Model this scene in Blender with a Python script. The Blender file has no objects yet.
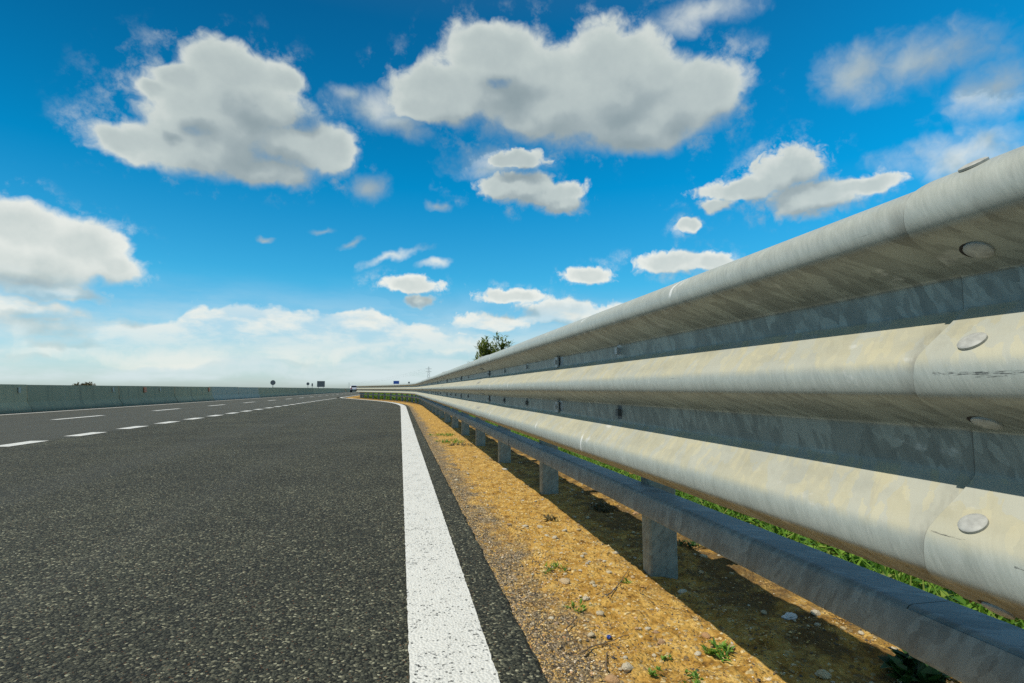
import bpy, math, random
from mathutils import Vector, noise as mn
random.seed(7)
C = bpy.context.scene
COL = C.collection
PI = math.pi

# ------------------------------------------------------------------ camera
FPX, W, HT, EYE = 560.0, 1024, 683, 0.75
PITCH = math.atan(47.5 / FPX)
YAW = math.atan(0.2 * math.cos(PITCH))
cam = bpy.data.cameras.new('camera')
cam.sensor_width = 36.0
cam.lens = 36.0 * FPX / W
cam.clip_start, cam.clip_end = 0.05, 30000
camo = bpy.data.objects.new('camera', cam)
camo.location = (0, 0, EYE)
camo.rotation_euler = (PI / 2 + PITCH, 0, -YAW)
COL.objects.link(camo)
C.camera = camo
FW = (math.sin(YAW) * math.cos(PITCH), math.cos(YAW) * math.cos(PITCH), math.sin(PITCH))
RT = (math.cos(YAW), -math.sin(YAW), 0)
UP = (-math.sin(PITCH) * math.sin(YAW), -math.sin(PITCH) * math.cos(YAW), math.cos(PITCH))


def ray(px, py):
    a, b = (px - 512) / FPX, -(py - 341.5) / FPX
    return [FW[i] + a * RT[i] + b * UP[i] for i in range(3)]


def at_z(px, py, z=0.0):
    d = ray(px, py)
    t = (z - EYE) / d[2]
    return d[0] * t, d[1] * t


def at_y(px, py, Y):
    d = ray(px, py)
    t = Y / d[1]
    return d[0] * t, EYE + d[2] * t


# ------------------------------------------------------------------ object helpers
def link(name, me, m=None, parent=None):
    o = bpy.data.objects.new(name, me)
    COL.objects.link(o)
    if m is not None:
        me.materials.append(m)
    if parent is not None:
        o.parent = parent
    return o


def mesh(name, v, f, m, parent=None, uv=None, smooth=False, loc=None):
    me = bpy.data.meshes.new(name)
    me.from_pydata(v, [], f)
    if uv is not None:
        l = me.uv_layers.new(name='UVMap')
        for p in me.polygons:
            for li in p.loop_indices:
                l.data[li].uv = uv[me.loops[li].vertex_index]
    if smooth:
        me.polygons.foreach_set('use_smooth', [True] * len(me.polygons))
    me.update()
    o = link(name, me, m, parent)
    if loc:
        o.location = loc
    return o


def empty(name, loc=(0, 0, 0), rz=0):
    o = bpy.data.objects.new(name, None)
    o.location = loc
    o.rotation_euler = (0, 0, rz)
    o.empty_display_size = 0.1
    COL.objects.link(o)
    return o


def tag(o, label=None, cat=None, group=None, kind=None):
    if label: o['label'] = label
    if cat: o['category'] = cat
    if group: o['group'] = group
    if kind: o['kind'] = kind
    return o


def copy_tree(o, parent=None):
    c = o.copy()
    COL.objects.link(c)
    if parent is not None:
        c.parent = parent
    for ch in list(o.children):
        copy_tree(ch, c)
    return c


class MB:
    """collects simple solids into one mesh"""
    def __init__(s):
        s.v, s.f = [], []

    def add(s, v, f):
        n = len(s.v)
        s.v += [tuple(p) for p in v]
        s.f += [tuple(i + n for i in q) for q in f]

    def box(s, x0, x1, y0, y1, z0, z1):
        s.add([(x0, y0, z0), (x1, y0, z0), (x1, y1, z0), (x0, y1, z0), (x0, y0, z1), (x1, y0, z1), (x1, y1, z1), (x0, y1, z1)],
              [(0, 3, 2, 1), (4, 5, 6, 7), (0, 1, 5, 4), (1, 2, 6, 5), (2, 3, 7, 6), (3, 0, 4, 7)])

    def tube(s, pts, rad, n=6):
        pts = [Vector(p) for p in pts]
        if not isinstance(rad, (list, tuple)):
            rad = [rad] * len(pts)
        vs, fs = [], []
        for i, p in enumerate(pts):
            t = (pts[min(i + 1, len(pts) - 1)] - pts[max(i - 1, 0)]).normalized()
            a = t.cross(Vector((0.31, 0.17, 0.93)))
            if a.length < 1e-3: a = t.cross(Vector((1, 0, 0)))
            a.normalize()
            b = t.cross(a)
            for k in range(n):
                q = 2 * PI * k / n
                vs.append(p + (a * math.cos(q) + b * math.sin(q)) * rad[i])
        for i in range(len(pts) - 1):
            for k in range(n):
                k2 = (k + 1) % n
                fs.append((i * n + k, i * n + k2, (i + 1) * n + k2, (i + 1) * n + k))
        fs.append(tuple(range(n - 1, -1, -1)))
        fs.append(tuple((len(pts) - 1) * n + k for k in range(n)))
        s.add(vs, fs)

    def disc(s, c, nrm, r, t, n=20, dome=0.0):
        """a round plate of radius r and thickness t standing on point c along nrm, optionally domed"""
        nrm = Vector(nrm).normalized()
        a = nrm.cross(Vector((0, 1, 0.01))).normalized()
        b = nrm.cross(a)
        c = Vector(c)
        prof = [(r, 0), (r, t * 0.75), (r * 0.93, t), (r * 0.6, t + dome * 0.7), (r * 0.25, t + dome)]
        vs, fs = [], []
        for rr, h in prof:
            for k in range(n):
                q = 2 * PI * k / n
                vs.append(c + a * rr * math.cos(q) + b * rr * math.sin(q) + nrm * h)
        for i in range(len(prof) - 1):
            for k in range(n):
                k2 = (k + 1) % n
                fs.append((i * n + k, i * n + k2, (i + 1) * n + k2, (i + 1) * n + k))
        fs.append(tuple((len(prof) - 1) * n + k for k in range(n)))
        s.add(vs, fs)

    def build(s, name, m, parent=None, smooth=False, loc=None):
        return mesh(name, s.v, s.f, m, parent, smooth=smooth, loc=loc)


# ------------------------------------------------------------------ node helpers
class NT:
    def __init__(s, tree):
        s.t = tree

    def n(s, typ, ins=None, **props):
        nd = s.t.nodes.new(typ)
        for k, v in props.items():
            setattr(nd, k, v)
        for k, v in (ins or {}).items():
            sock = nd.inputs[k]
            if isinstance(v, bpy.types.NodeSocket):
                s.t.links.new(v, sock)
            else:
                sock.default_value = v
        return nd

    def math(s, op, a, b=None, c=None, clamp=False):
        ins = {0: a}
        if b is not None: ins[1] = b
        if c is not None: ins[2] = c
        return s.n('ShaderNodeMath', ins, operation=op, use_clamp=clamp).outputs[0]

    def vmath(s, op, a, b=None, c=None, scale=None):
        ins = {0: a}
        if b is not None: ins[1] = b
        if c is not None: ins[2] = c
        nd = s.n('ShaderNodeVectorMath', ins, operation=op)
        if scale is not None:
            if isinstance(scale, bpy.types.NodeSocket): s.t.links.new(scale, nd.inputs['Scale'])
            else: nd.inputs['Scale'].default_value = scale
        return nd.outputs['Value'] if op in ('LENGTH', 'DOT_PRODUCT', 'DISTANCE') else nd.outputs['Vector']

    def noise(s, vec, scale, detail=4, rough=0.55, lac=2.0, dims='3D', out='Fac', dist=0.0):
        return s.n('ShaderNodeTexNoise', {'Vector': vec, 'Scale': scale, 'Detail': detail, 'Roughness': rough, 'Lacunarity': lac, 'Distortion': dist},
                   noise_dimensions=dims).outputs[out]

    def vor(s, vec, scale, feature='F1', dims='3D', rnd=1.0):
        return s.n('ShaderNodeTexVoronoi', {'Vector': vec, 'Scale': scale, 'Randomness': rnd}, feature=feature, voronoi_dimensions=dims)

    def ramp(s, fac, stops, interp='LINEAR'):
        nd = s.n('ShaderNodeValToRGB', {'Fac': fac})
        cr = nd.color_ramp
        cr.interpolation = interp
        while len(cr.elements) < len(stops): cr.elements.new(0.5)
        for e, (p, c) in zip(cr.elements, stops):
            e.position = p
            e.color = (*c, 1) if len(c) == 3 else c
        return nd.outputs['Color']

    def step(s, x, a, b):
        return s.n('ShaderNodeMapRange', {'Value': x, 'From Min': a, 'From Max': b, 'To Min': 0.0, 'To Max': 1.0}, interpolation_type='SMOOTHSTEP').outputs[0]

    def mix(s, f, a, b, blend='MIX'):
        nd = s.n('ShaderNodeMix', data_type='RGBA', blend_type=blend)
        for i, v in ((0, f), (6, a), (7, b)):
            if isinstance(v, bpy.types.NodeSocket): s.t.links.new(v, nd.inputs[i])
            else: nd.inputs[i].default_value = (*v, 1) if isinstance(v, tuple) and len(v) == 3 else v
        return nd.outputs[2]

    def bump(s, h, strength, dist, normal=None):
        ins = {'Height': h, 'Strength': strength, 'Distance': dist}
        if normal is not None: ins['Normal'] = normal
        return s.n('ShaderNodeBump', ins).outputs[0]


def mat(name, fn):
    m = bpy.data.materials.new(name)
    m.use_nodes = True
    t = NT(m.node_tree)
    bs = m.node_tree.nodes['Principled BSDF']
    fn(t, bs, m.node_tree.links.new)
    return m


def pos(t): return t.n('ShaderNodeNewGeometry').outputs['Position']
def uvc(t): return t.n('ShaderNodeUVMap').outputs[0]


def scalev(t, v, s): return t.vmath('MULTIPLY', v, s)


def plain(name, col, rough=0.6, metal=0.0, var=0.12, sc=8.0):
    def fn(t, b, L):
        g = t.n('ShaderNodeTexCoord').outputs['Object']
        nz = t.noise(g, sc, 4)
        c = t.mix(t.math('MULTIPLY', nz, 1.0), tuple(x * (1 - var) for x in col), tuple(min(1, x * (1 + var)) for x in col))
        L(c, b.inputs['Base Color'])
        b.inputs['Roughness'].default_value = rough
        b.inputs['Metallic'].default_value = metal
    return mat(name, fn)


# ------------------------------------------------------------------ materials
def m_asphalt(t, b, L):
    p = pos(t)
    sx = t.n('ShaderNodeSeparateXYZ', {0: p})
    vo = t.vor(p, 122, dims='2D')
    vs = t.vor(p, 270, dims='2D')
    sc = t.n('ShaderNodeSeparateColor', {0: vo.outputs['Color']})
    sc2 = t.n('ShaderNodeSeparateColor', {0: vs.outputs['Color']})
    big = t.noise(p, 0.9, 5)
    mid = t.noise(p, 14, 4)
    chip = t.ramp(sc.outputs[0], [(0, (.012, .0125, .008)), (.38, (.040, .042, .030)), (.76, (.094, .096, .072)), (.93, (.185, .182, .134)), (1, (.52, .50, .38))])
    chip = t.mix(t.step(sc2.outputs[1], .955, .985), chip, (.26, .235, .17))
    chip = t.mix(t.step(sc2.outputs[2], .988, .995), chip, (.24, .10, .04))
    fac = t.math('ADD', t.math('MULTIPLY', big, .8), t.math('MULTIPLY', mid, .5))
    chip = t.mix(1.0, chip, t.n('ShaderNodeCombineColor', {0: fac, 1: fac, 2: t.math('MULTIPLY', fac, .86)}).outputs[0], 'MULTIPLY')
    # wheel-worn main carriageway: paler, greyer surface beyond the dashed line
    main = t.step(sx.outputs[0], -4.9, -5.25)
    streak = t.noise(scalev(t, p, (1.3, .03, 1)), 1.0, 5)
    old = t.mix(streak, (.066, .066, .050), (.098, .098, .076))
    chip = t.mix(t.math('MULTIPLY', main, .85), chip, old)
    # wheel paths, old oil drips and pale scuffs
    wp = t.noise(scalev(t, p, (.9, .02, 1)), 1.0, 3)
    chip = t.mix(t.math('MULTIPLY', t.step(wp, .52, .66), .22), chip, (.085, .086, .07))
    chip = t.mix(t.math('MULTIPLY', t.step(t.noise(p, 2.3, 6, .65), .62, .72), .35), chip, (.025, .024, .02))
    # sand dusted along the outer edge of the hard shoulder
    L(chip, b.inputs['Base Color'])
    b.inputs['Roughness'].default_value = .82
    b.inputs['Specular IOR Level'].default_value = .32
    h = t.math('SUBTRACT', 1.0, vo.outputs['Distance'])
    h2 = t.math('MULTIPLY', t.math('SUBTRACT', 1.0, vs.outputs['Distance']), .4)
    hh = t.math('ADD', t.math('ADD', h, h2), t.math('MULTIPLY', sc.outputs[1], .7))
    L(t.bump(hh, 1.0, .0065), b.inputs['Normal'])


def m_paint(t, b, L):
    p = pos(t)
    vo = t.vor(p, 105, dims='2D')
    sc = t.n('ShaderNodeSeparateColor', {0: vo.outputs['Color']})
    nz = t.noise(p, 70, 5, .7)
    n2 = t.noise(p, 5, 4)
    pit = t.step(t.math('ADD', nz, t.math('MULTIPLY', n2, .25)), .735, .80)
    pit2 = t.math('MULTIPLY', t.step(sc.outputs[0], .955, .97), t.step(vo.outputs['Distance'], .5, .3))
    pit = t.math('MAXIMUM', pit, t.math('MULTIPLY', pit2, .9))
    c = t.mix(t.noise(p, 9, 5), (.56, .555, .50), (.68, .67, .61))
    c = t.mix(t.math('MULTIPLY', t.step(t.noise(p, 30, 6, .7), .5, .75), .35), c, (.5, .48, .40))
    wear = t.step(t.math('ADD', t.noise(p, 3.1, 7, .7), t.math('MULTIPLY', t.noise(p, 60, 3, .7), .45)), .86, .98)
    pit = t.math('MAXIMUM', pit, t.math('MULTIPLY', wear, .75))
    c = t.mix(pit, c, (.06, .057, .048))
    L(c, b.inputs['Base Color'])
    b.inputs['Roughness'].default_value = .65
    h = t.math('ADD', t.math('MULTIPLY', t.math('SUBTRACT', 1.0, vo.outputs['Distance']), .8), t.math('MULTIPLY', pit, -1.2))
    L(t.bump(h, .85, .0045), b.inputs['Normal'])


def m_dirt(t, b, L):
    p = pos(t)
    u = t.n('ShaderNodeSeparateXYZ', {0: uvc(t)}).outputs[0]
    n1 = t.noise(p, 2.2, 6, .6)
    n2 = t.noise(p, 18, 6, .62)
    n3 = t.noise(p, 90, 5, .65)
    c = t.ramp(n2, [(.30, (.16, .078, .016)), (.43, (.42, .225, .042)), (.58, (.585, .355, .085)), (.78, (.72, .50, .18))])
    c = t.mix(t.math('MULTIPLY', t.step(n3, .58, .75), .55), c, (.72, .56, .32))
    c = t.mix(t.math('MULTIPLY', t.step(n3, .45, .33), .8), c, (.10, .06, .026))
    cr = t.vor(p, 75)
    cc = t.n('ShaderNodeSeparateColor', {0: cr.outputs['Color']})
    c = t.mix(t.math('MULTIPLY', t.step(cc.outputs[0], .80, .84), t.step(cr.outputs['Distance'], .62, .45)), c, t.mix(cc.outputs[1], (.16, .10, .04), (.76, .58, .28)))
    c = t.mix(t.math('MULTIPLY', t.step(n1, .56, .70), .5), c, (.30, .19, .08))
    # grey grit along the asphalt
    vg = t.vor(p, 150)
    g = t.n('ShaderNodeSeparateColor', {0: vg.outputs['Color']})
    grit = t.ramp(g.outputs[0], [(0, (.035, .033, .03)), (.4, (.10, .09, .07)), (.75, (.24, .19, .12)), (1, (.5, .42, .3))])
    e = t.math('ADD', u, t.math('MULTIPLY', t.math('SUBTRACT', t.noise(p, 5, 6, .65), .5), .75))
    gf = t.step(e, .30, .10)
    gf = t.math('MULTIPLY', gf, t.step(t.noise(p, 28, 4, .6), .28, .46))
    c = t.mix(t.math('MULTIPLY', gf, .9), c, grit)
    # patchy darker soil colour deepening the rail's shade, under and behind it
    rail_shade = t.step(t.math('ADD', u, t.math('MULTIPLY', t.math('SUBTRACT', n1, .5), .6)), .60, .90)
    rail_shade = t.math('MULTIPLY', rail_shade, t.step(t.noise(p, 7, 6, .65), .34, .56))
    c = t.mix(t.math('MULTIPLY', rail_shade, .82), c, (.105, .066, .03))
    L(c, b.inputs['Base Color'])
    b.inputs['Roughness'].default_value = .95
    b.inputs['Specular IOR Level'].default_value = .15
    h = t.math('ADD', t.math('MULTIPLY', n2, .5), t.math('ADD', t.math('MULTIPLY', n3, .35), t.math('MULTIPLY', cr.outputs['Distance'], -.30)))
    L(t.bump(h, 1.0, .026), b.inputs['Normal'])


def m_terrain(t, b, L):
    p = pos(t)
    c = t.ramp(t.noise(p, .25, 8, .65), [(.3, (.05, .075, .02)), (.5, (.085, .105, .03)), (.7, (.16, .14, .055))])
    c = t.mix(t.math('MULTIPLY', t.step(t.noise(p, 9, 6, .7), .45, .7), .6), c, (.035, .06, .015))
    L(c, b.inputs['Base Color'])
    b.inputs['Roughness'].default_value = .95
    L(t.bump(t.noise(p, 14, 6, .7), .8, .08), b.inputs['Normal'])


def galv(dusty, tone, scars=()):
    """hot-dip galvanised steel: soft zinc mottling drawn out across the sheet, noses painted paler as if sunlit, road dust where dusty"""
    def fn(t, b, L):
        uv = uvc(t)
        sx = t.n('ShaderNodeSeparateXYZ', {0: uv})
        ug, vg = sx.outputs[0], sx.outputs[1]
        # sheared coordinates: the zinc runs lie slanting across the sheet
        sh = t.n('ShaderNodeCombineXYZ', {0: t.math('ADD', ug, t.math('MULTIPLY', vg, .45)), 1: vg, 2: 0.0}).outputs[0]
        run = t.noise(scalev(t, sh, (34, 12, 1)), 1.0, 6, .65)
        fine = t.noise(scalev(t, sh, (150, 26, 1)), 1.0, 4, .6)
        warp = t.vmath('ADD', scalev(t, sh, (24, 9, 1)), t.vmath('SCALE', t.noise(scalev(t, sh, (20, 14, 1)), 1.0, 3, .5, out='Color'), scale=1.3))
        sp = t.n('ShaderNodeSeparateColor', {0: t.vor(warp, 1.0, dims='2D').outputs['Color']})
        warp2 = t.vmath('ADD', scalev(t, sh, (75, 34, 1)), t.vmath('SCALE', t.noise(scalev(t, sh, (50, 40, 1)), 1.0, 3, .5, out='Color'), scale=1.5))
        sq = t.n('ShaderNodeSeparateColor', {0: t.vor(warp2, 1.0, dims='2D').outputs['Color']})
        spang = t.math('MAXIMUM', t.step(sp.outputs[0], .66, .70), t.math('MULTIPLY', t.step(sq.outputs[0], .70, .74), .8))
        big = t.noise(scalev(t, uv, (1.6, 3.0, 1)), 1.0, 5, .6)
        base = t.mix(t.step(run, .34, .66), tuple(x * .82 for x in tone), tuple(x * 1.16 for x in tone))
        base = t.mix(t.math('MULTIPLY', spang, .5), base, tuple(x * 1.48 for x in tone))
        base = t.mix(t.math('MULTIPLY', t.math('MAXIMUM', t.step(sp.outputs[1], .70, .80), t.step(sq.outputs[1], .72, .82)), .42), base, tuple(x * .60 for x in tone))
        base = t.mix(t.math('MULTIPLY', t.step(fine, .55, .8), .12), base, tuple(x * 1.35 for x in tone))
        if dusty:
            va = t.n('ShaderNodeAttribute', attribute_name='dust').outputs['Fac']
            dn = t.noise(scalev(t, sh, (5, 8, 1)), 1.0, 6, .62)
            # noses of the waves painted chalky pale to carry their sunlit brightness
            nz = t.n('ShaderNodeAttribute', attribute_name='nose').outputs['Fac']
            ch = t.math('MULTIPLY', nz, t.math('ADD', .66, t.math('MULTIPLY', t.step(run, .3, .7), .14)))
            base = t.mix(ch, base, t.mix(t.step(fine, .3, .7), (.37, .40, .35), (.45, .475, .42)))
            d = t.math('MULTIPLY', va, t.math('ADD', .70, t.math('MULTIPLY', t.step(dn, .34, .66), .26)))
            dc = t.mix(t.noise(scalev(t, sh, (16, 20, 1)), 1.0, 4), (.42, .38, .235), (.44, .425, .325))
            dc = t.mix(t.math('MULTIPLY', t.step(sp.outputs[2], .56, .62), .55), dc, (.40, .41, .355))
            dc = t.mix(t.math('MULTIPLY', t.step(sq.outputs[2], .74, .80), .5), dc, (.51, .46, .29))
            base = t.mix(d, base, dc)
            drip = t.noise(scalev(t, sh, (46, 2.2, 1)), 1.0, 4, .6)
            base = t.mix(t.math('MULTIPLY', t.math('MULTIPLY', d, t.step(drip, .58, .72)), .30), base, (.33, .31, .25))
            # chalky white smears
            wh = t.math('MULTIPLY', t.step(t.noise(scalev(t, sh, (11, 16, 1)), 1.0, 5, .6), .60, .70), t.step(big, .45, .6))
            base = t.mix(t.math('MULTIPLY', wh, .45), base, (.66, .65, .60))
            # grime caught along the lap joint of the next panel
            al = t.n('ShaderNodeAttribute', attribute_name='along').outputs['Fac']
            gr = t.math('MAXIMUM', t.math('MULTIPLY', t.step(al, .007, .003), .85), t.math('MULTIPLY', t.step(al, .05, .0), t.math('MULTIPLY', t.step(run, .35, .65), .4)))
            base = t.mix(gr, base, (.07, .06, .045))
            # scrape marks along the noses of the waves
            sc = t.n('ShaderNodeAttribute', attribute_name='nose').outputs['Fac']
            sn = t.noise(scalev(t, uv, (9, 240, 1)), 1.0, 4, .7)
            sk = t.math('MULTIPLY', sc, t.math('MULTIPLY', t.step(sn, .66, .72), t.step(t.noise(scalev(t, uv, (1.7, 4, 1)), 1.0, 2), .50, .60)))
            base = t.mix(t.math('MULTIPLY', sk, .85), base, (.05, .05, .048))
            # black scuffs on the nearest panel
            wob = t.math('MULTIPLY', t.math('SUBTRACT', t.noise(scalev(t, uv, (26, 1, 1)), 1.0, 4, .6), .5), .007)
            for a_, u0, u1, w_ in ((scars[0], .53, .66, .0026), (scars[0] + .004, .56, .60, .0016), (scars[1] - .012, .635, .685, .0011), (scars[1] + .002, .50, .57, .0013)):
                dv = t.math('ABSOLUTE', t.math('ADD', t.math('SUBTRACT', vg, a_), wob))
                mk = t.math('MULTIPLY', t.step(dv, w_, w_ * .55), t.math('MULTIPLY', t.math('GREATER_THAN', ug, u0), t.math('LESS_THAN', ug, u1)))
                mk = t.math('MULTIPLY', mk, t.step(t.noise(scalev(t, uv, (55, 420, 1)), 1.0, 5, .75), .46, .56))
                base = t.mix(t.math('MULTIPLY', mk, .85), base, (.035, .035, .033))
            # pale arcs across the noses
            du = t.math('ADD', t.math('FRACT', t.math('MULTIPLY', t.math('ADD', ug, t.math('MULTIPLY', nz, .03)), 1.23)), t.math('MULTIPLY', t.math('SUBTRACT', run, .5), .01))
            ar = t.math('MULTIPLY', t.math('MULTIPLY', sc, t.step(t.math('ABSOLUTE', t.math('SUBTRACT', du, .5)), .012, .006)), t.step(t.noise(scalev(t, uv, (.9, 6.5, 1)), 1.0, 1), .52, .56))
            base = t.mix(t.math('MULTIPLY', ar, .8), base, (.75, .75, .70))
            L(t.math('SUBTRACT', .40, t.math('MULTIPLY', t.math('MAXIMUM', d, ch), .36)), b.inputs['Metallic'])
            L(t.math('ADD', .46, t.math('MULTIPLY', d, .3)), b.inputs['Roughness'])
        else:
            b.inputs['Metallic'].default_value = .12
            L(t.math('ADD', .50, t.math('MULTIPLY', run, .22)), b.inputs['Roughness'])
        L(base, b.inputs['Base Color'])
        L(t.bump(t.math('ADD', run, t.math('MULTIPLY', fine, .5)), .16, .004), b.inputs['Normal'])
    return fn


def m_rock(t, b, L):
    oi = t.n('ShaderNodeObjectInfo').outputs['Random']
    g = t.n('ShaderNodeTexCoord').outputs['Object']
    c = t.ramp(oi, [(0, (.78, .64, .40)), (.2, (.84, .75, .55)), (.4, (.66, .47, .20)), (.55, (.74, .64, .46)), (.7, (.80, .62, .34)), (.82, (.62, .31, .10)), (.90, (.34, .27, .18)), (1, (.86, .80, .66))])
    c = t.mix(t.noise(g, 3, 6, .7), t.mix(.15, c, (.3, .2, .1)), t.mix(.25, c, (.75, .68, .52)))
    L(c, b.inputs['Base Color'])
    b.inputs['Roughness'].default_value = .85
    L(t.bump(t.noise(g, 6, 6, .7), .6, .15), b.inputs['Normal'])


def m_grit(t, b, L):
    rnd = t.n('ShaderNodeNewGeometry').outputs['Random Per Island']
    c = t.ramp(rnd, [(0, (.05, .045, .04)), (.26, (.13, .10, .06)), (.44, (.40, .24, .07)), (.68, (.56, .36, .11)), (.84, (.62, .48, .25)), (.92, (.40, .19, .06)), (1, (.80, .72, .54))])
    L(c, b.inputs['Base Color'])
    b.inputs['Roughness'].default_value = .9


def leafmat(stops, trans=.35):
    def fn(t, b, L):
        rnd = t.n('ShaderNodeNewGeometry').outputs['Random Per Island']
        c = t.ramp(rnd, stops)
        L(c, b.inputs['Base Color'])
        b.inputs['Roughness'].default_value = .5
        b.inputs['Specular IOR Level'].default_value = .35
        tr = t.n('ShaderNodeBsdfTranslucent', {'Color': c})
        mx = t.n('ShaderNodeMixShader', {0: trans, 1: b.outputs[0], 2: tr.outputs[0]})
        out = [n for n in t.t.nodes if n.type == 'OUTPUT_MATERIAL'][0]
        L(mx.outputs[0], out.inputs[0])
    return fn


def m_concrete(t, b, L):
    p = pos(t)
    sx = t.n('ShaderNodeSeparateXYZ', {0: p})
    c = t.mix(t.noise(p, 1.1, 6, .65), (.33, .285, .165), (.46, .405, .26))
    v = t.noise(scalev(t, p, (1, 3.0, .25)), 1.0, 5, .65)
    c = t.mix(t.math('MULTIPLY', t.step(v, .5, .72), .55), c, (.11, .115, .09))
    c = t.mix(t.math('MULTIPLY', t.step(v, .42, .28), .4), c, (.36, .36, .31))
    low = t.step(t.math('ADD', sx.outputs[2], t.math('MULTIPLY', t.math('SUBTRACT', t.noise(p, 1.7, 4), .5), .3)), .22, .05)
    c = t.mix(t.math('MULTIPLY', low, .5), c, (.14, .13, .10))
    oi = t.n('ShaderNodeObjectInfo').outputs['Random']
    c = t.mix(t.math('MULTIPLY', t.step(oi, .86, .88), .55), c, (.42, .42, .37))
    c = t.mix(t.math('MULTIPLY', t.step(oi, .2, .1), .3), c, (.12, .15, .11))
    L(c, b.inputs['Base Color'])
    b.inputs['Roughness'].default_value = .9
    L(t.bump(t.noise(p, 25, 6, .7), .5, .01), b.inputs['Normal'])


M = {
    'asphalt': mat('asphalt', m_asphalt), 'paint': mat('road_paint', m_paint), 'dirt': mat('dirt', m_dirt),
    'terrain': mat('terrain', m_terrain),
    'rail': mat('galvanised_rail', galv(False, (.205, .235, .23))),
    'post': mat('galvanised_post', galv(False, (.23, .25, .215))),
    'rock': mat('stone', m_rock), 'grit': mat('grit', m_grit), 'concrete': mat('concrete', m_concrete),
    'leaf': mat('weed_leaf', leafmat([(0, (.06, .15, .015)), (.5, (.13, .27, .025)), (.85, (.21, .36, .04)), (1, (.28, .30, .07))])),
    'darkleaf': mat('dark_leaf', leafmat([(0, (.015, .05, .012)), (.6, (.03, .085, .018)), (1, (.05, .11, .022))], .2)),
    'shrubleaf': mat('shrub_leaf', leafmat([(0, (.09, .13, .02)), (.5, (.15, .21, .035)), (.85, (.23, .27, .05)), (1, (.32, .29, .09))], .45)),
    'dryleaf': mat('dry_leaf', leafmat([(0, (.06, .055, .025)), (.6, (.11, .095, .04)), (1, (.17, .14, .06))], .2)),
    'bark': plain('bark', (.12, .09, .06), .9, var=.3, sc=20),
    'twig': plain('dry_twig', (.16, .11, .06), .9, var=.3, sc=60),
    'bolt': plain('bolt_zinc', (.37, .37, .33), .62, .1, var=.5, sc=90),
    'gap': plain('grimy_gap', (.03, .025, .02), .9, var=.4, sc=80),
    'steel': plain('dull_steel', (.42, .43, .42), .5, .5, var=.2, sc=10),
    'darksteel': plain('dark_steel', (.10, .11, .11), .6, .4, var=.2),
    'blue': plain('blue_plastic', (.015, .045, .22), .4, var=.2, sc=90),
    'orange': plain('orange_reflector', (.50, .13, .04), .45),
    'white': plain('white_reflector', (.42, .42, .36), .6),
    'signback': plain('sign_back', (.12, .135, .145), .6, .3),
    'signblue': plain('sign_blue', (.02, .09, .42), .5, var=.05),
    'carpaint': plain('car_paint', (.55, .56, .60), .3, .1, var=.03),
    'glass': plain('dark_glass', (.015, .022, .03), .12, var=.1),
    'rubber': plain('tyre_rubber', (.02, .02, .02), .8),
    'trim': plain('bumper_plastic', (.025, .025, .03), .6),
    'tail': plain('tail_light', (.35, .015, .01), .3),
    'plaster': plain('white_lump', (.66, .64, .60), .9, var=.25, sc=25),
}

# ------------------------------------------------------------------ alignment of the road edge and the rail


def bend(Y, a, b, s):
    if Y < a: return 0.0
    if Y < b: return s * (Y - a) ** 2 / (2 * (b - a))
    return s * (b - a) / 2 + s * (Y - b)


def x_line(Y): return .15 - bend(Y, 24, 38, .27) + bend(Y, 48.5, 52.5, .27)     # centre of the edge line
def x_edge(Y): return x_line(Y) + .24                                            # asphalt edge
def x_rail(Y): return .74 - bend(Y, 27, 43, .27) + bend(Y, 50.5, 54.5, .27)         # front of the guardrail


def normal_of(fn, Y):
    d = (fn(Y + .05) - fn(Y - .05)) / .1
    l = math.hypot(1, d)
    return (1 / l, -d / l)       # unit vector pointing outwards (+x side)


def off(fn, Y, o):
    n = normal_of(fn, Y)
    return fn(Y) + n[0] * o, Y + n[1] * o


def rows(*spans):
    r = []
    for a, b, s in spans:
        n = max(1, int(round((b - a) / s)))
        r += [a + (b - a) * i / n for i in range(n)]
    r.append(spans[-1][1])
    return r


# ------------------------------------------------------------------ ground, roads, markings
R0 = 6000
ter = mesh('ground', [(-R0, -R0, -.12), (R0, -R0, -.12), (R0, R0, -.12), (-R0, R0, -.12)], [(0, 1, 2, 3)], M['terrain'])
tag(ter, kind='structure')

ys = rows((-8, .8, .4), (.8, 7, .02), (7, 60, .25), (60, 200, 4), (200, 2500, 100))
v, f = [], []
for i, Y in enumerate(ys):
    e = x_edge(Y) + (mn.noise((Y * 6, 0, 3)) * .010 + mn.noise((Y * 31, 5, 3)) * .007 + mn.noise((Y * 90, 5, 1)) * .004 if Y < 60 else 0)
    for x, z in ((-13.0, 0), (-5.1, 0), (-.6 + min(0, x_edge(Y)), 0), (e - .05, 0), (e - .012, -.001), (e, -.008), (e + .012, -.09)):
        v.append((x, Y, z))
    if i:
        for k in range(6):
            a = (i - 1) * 7 + k
            f.append((a, a + 1, a + 8, a + 7))
road = mesh('road', v, f, M['asphalt'])
tag(road, kind='structure')
v = [(-26, -60, 0), (-13.02, -60, 0), (-13.02, 2500, 0), (-26, 2500, 0)]
tag(mesh('road', v, [(0, 1, 2, 3)], M['asphalt']), kind='structure')

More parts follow.
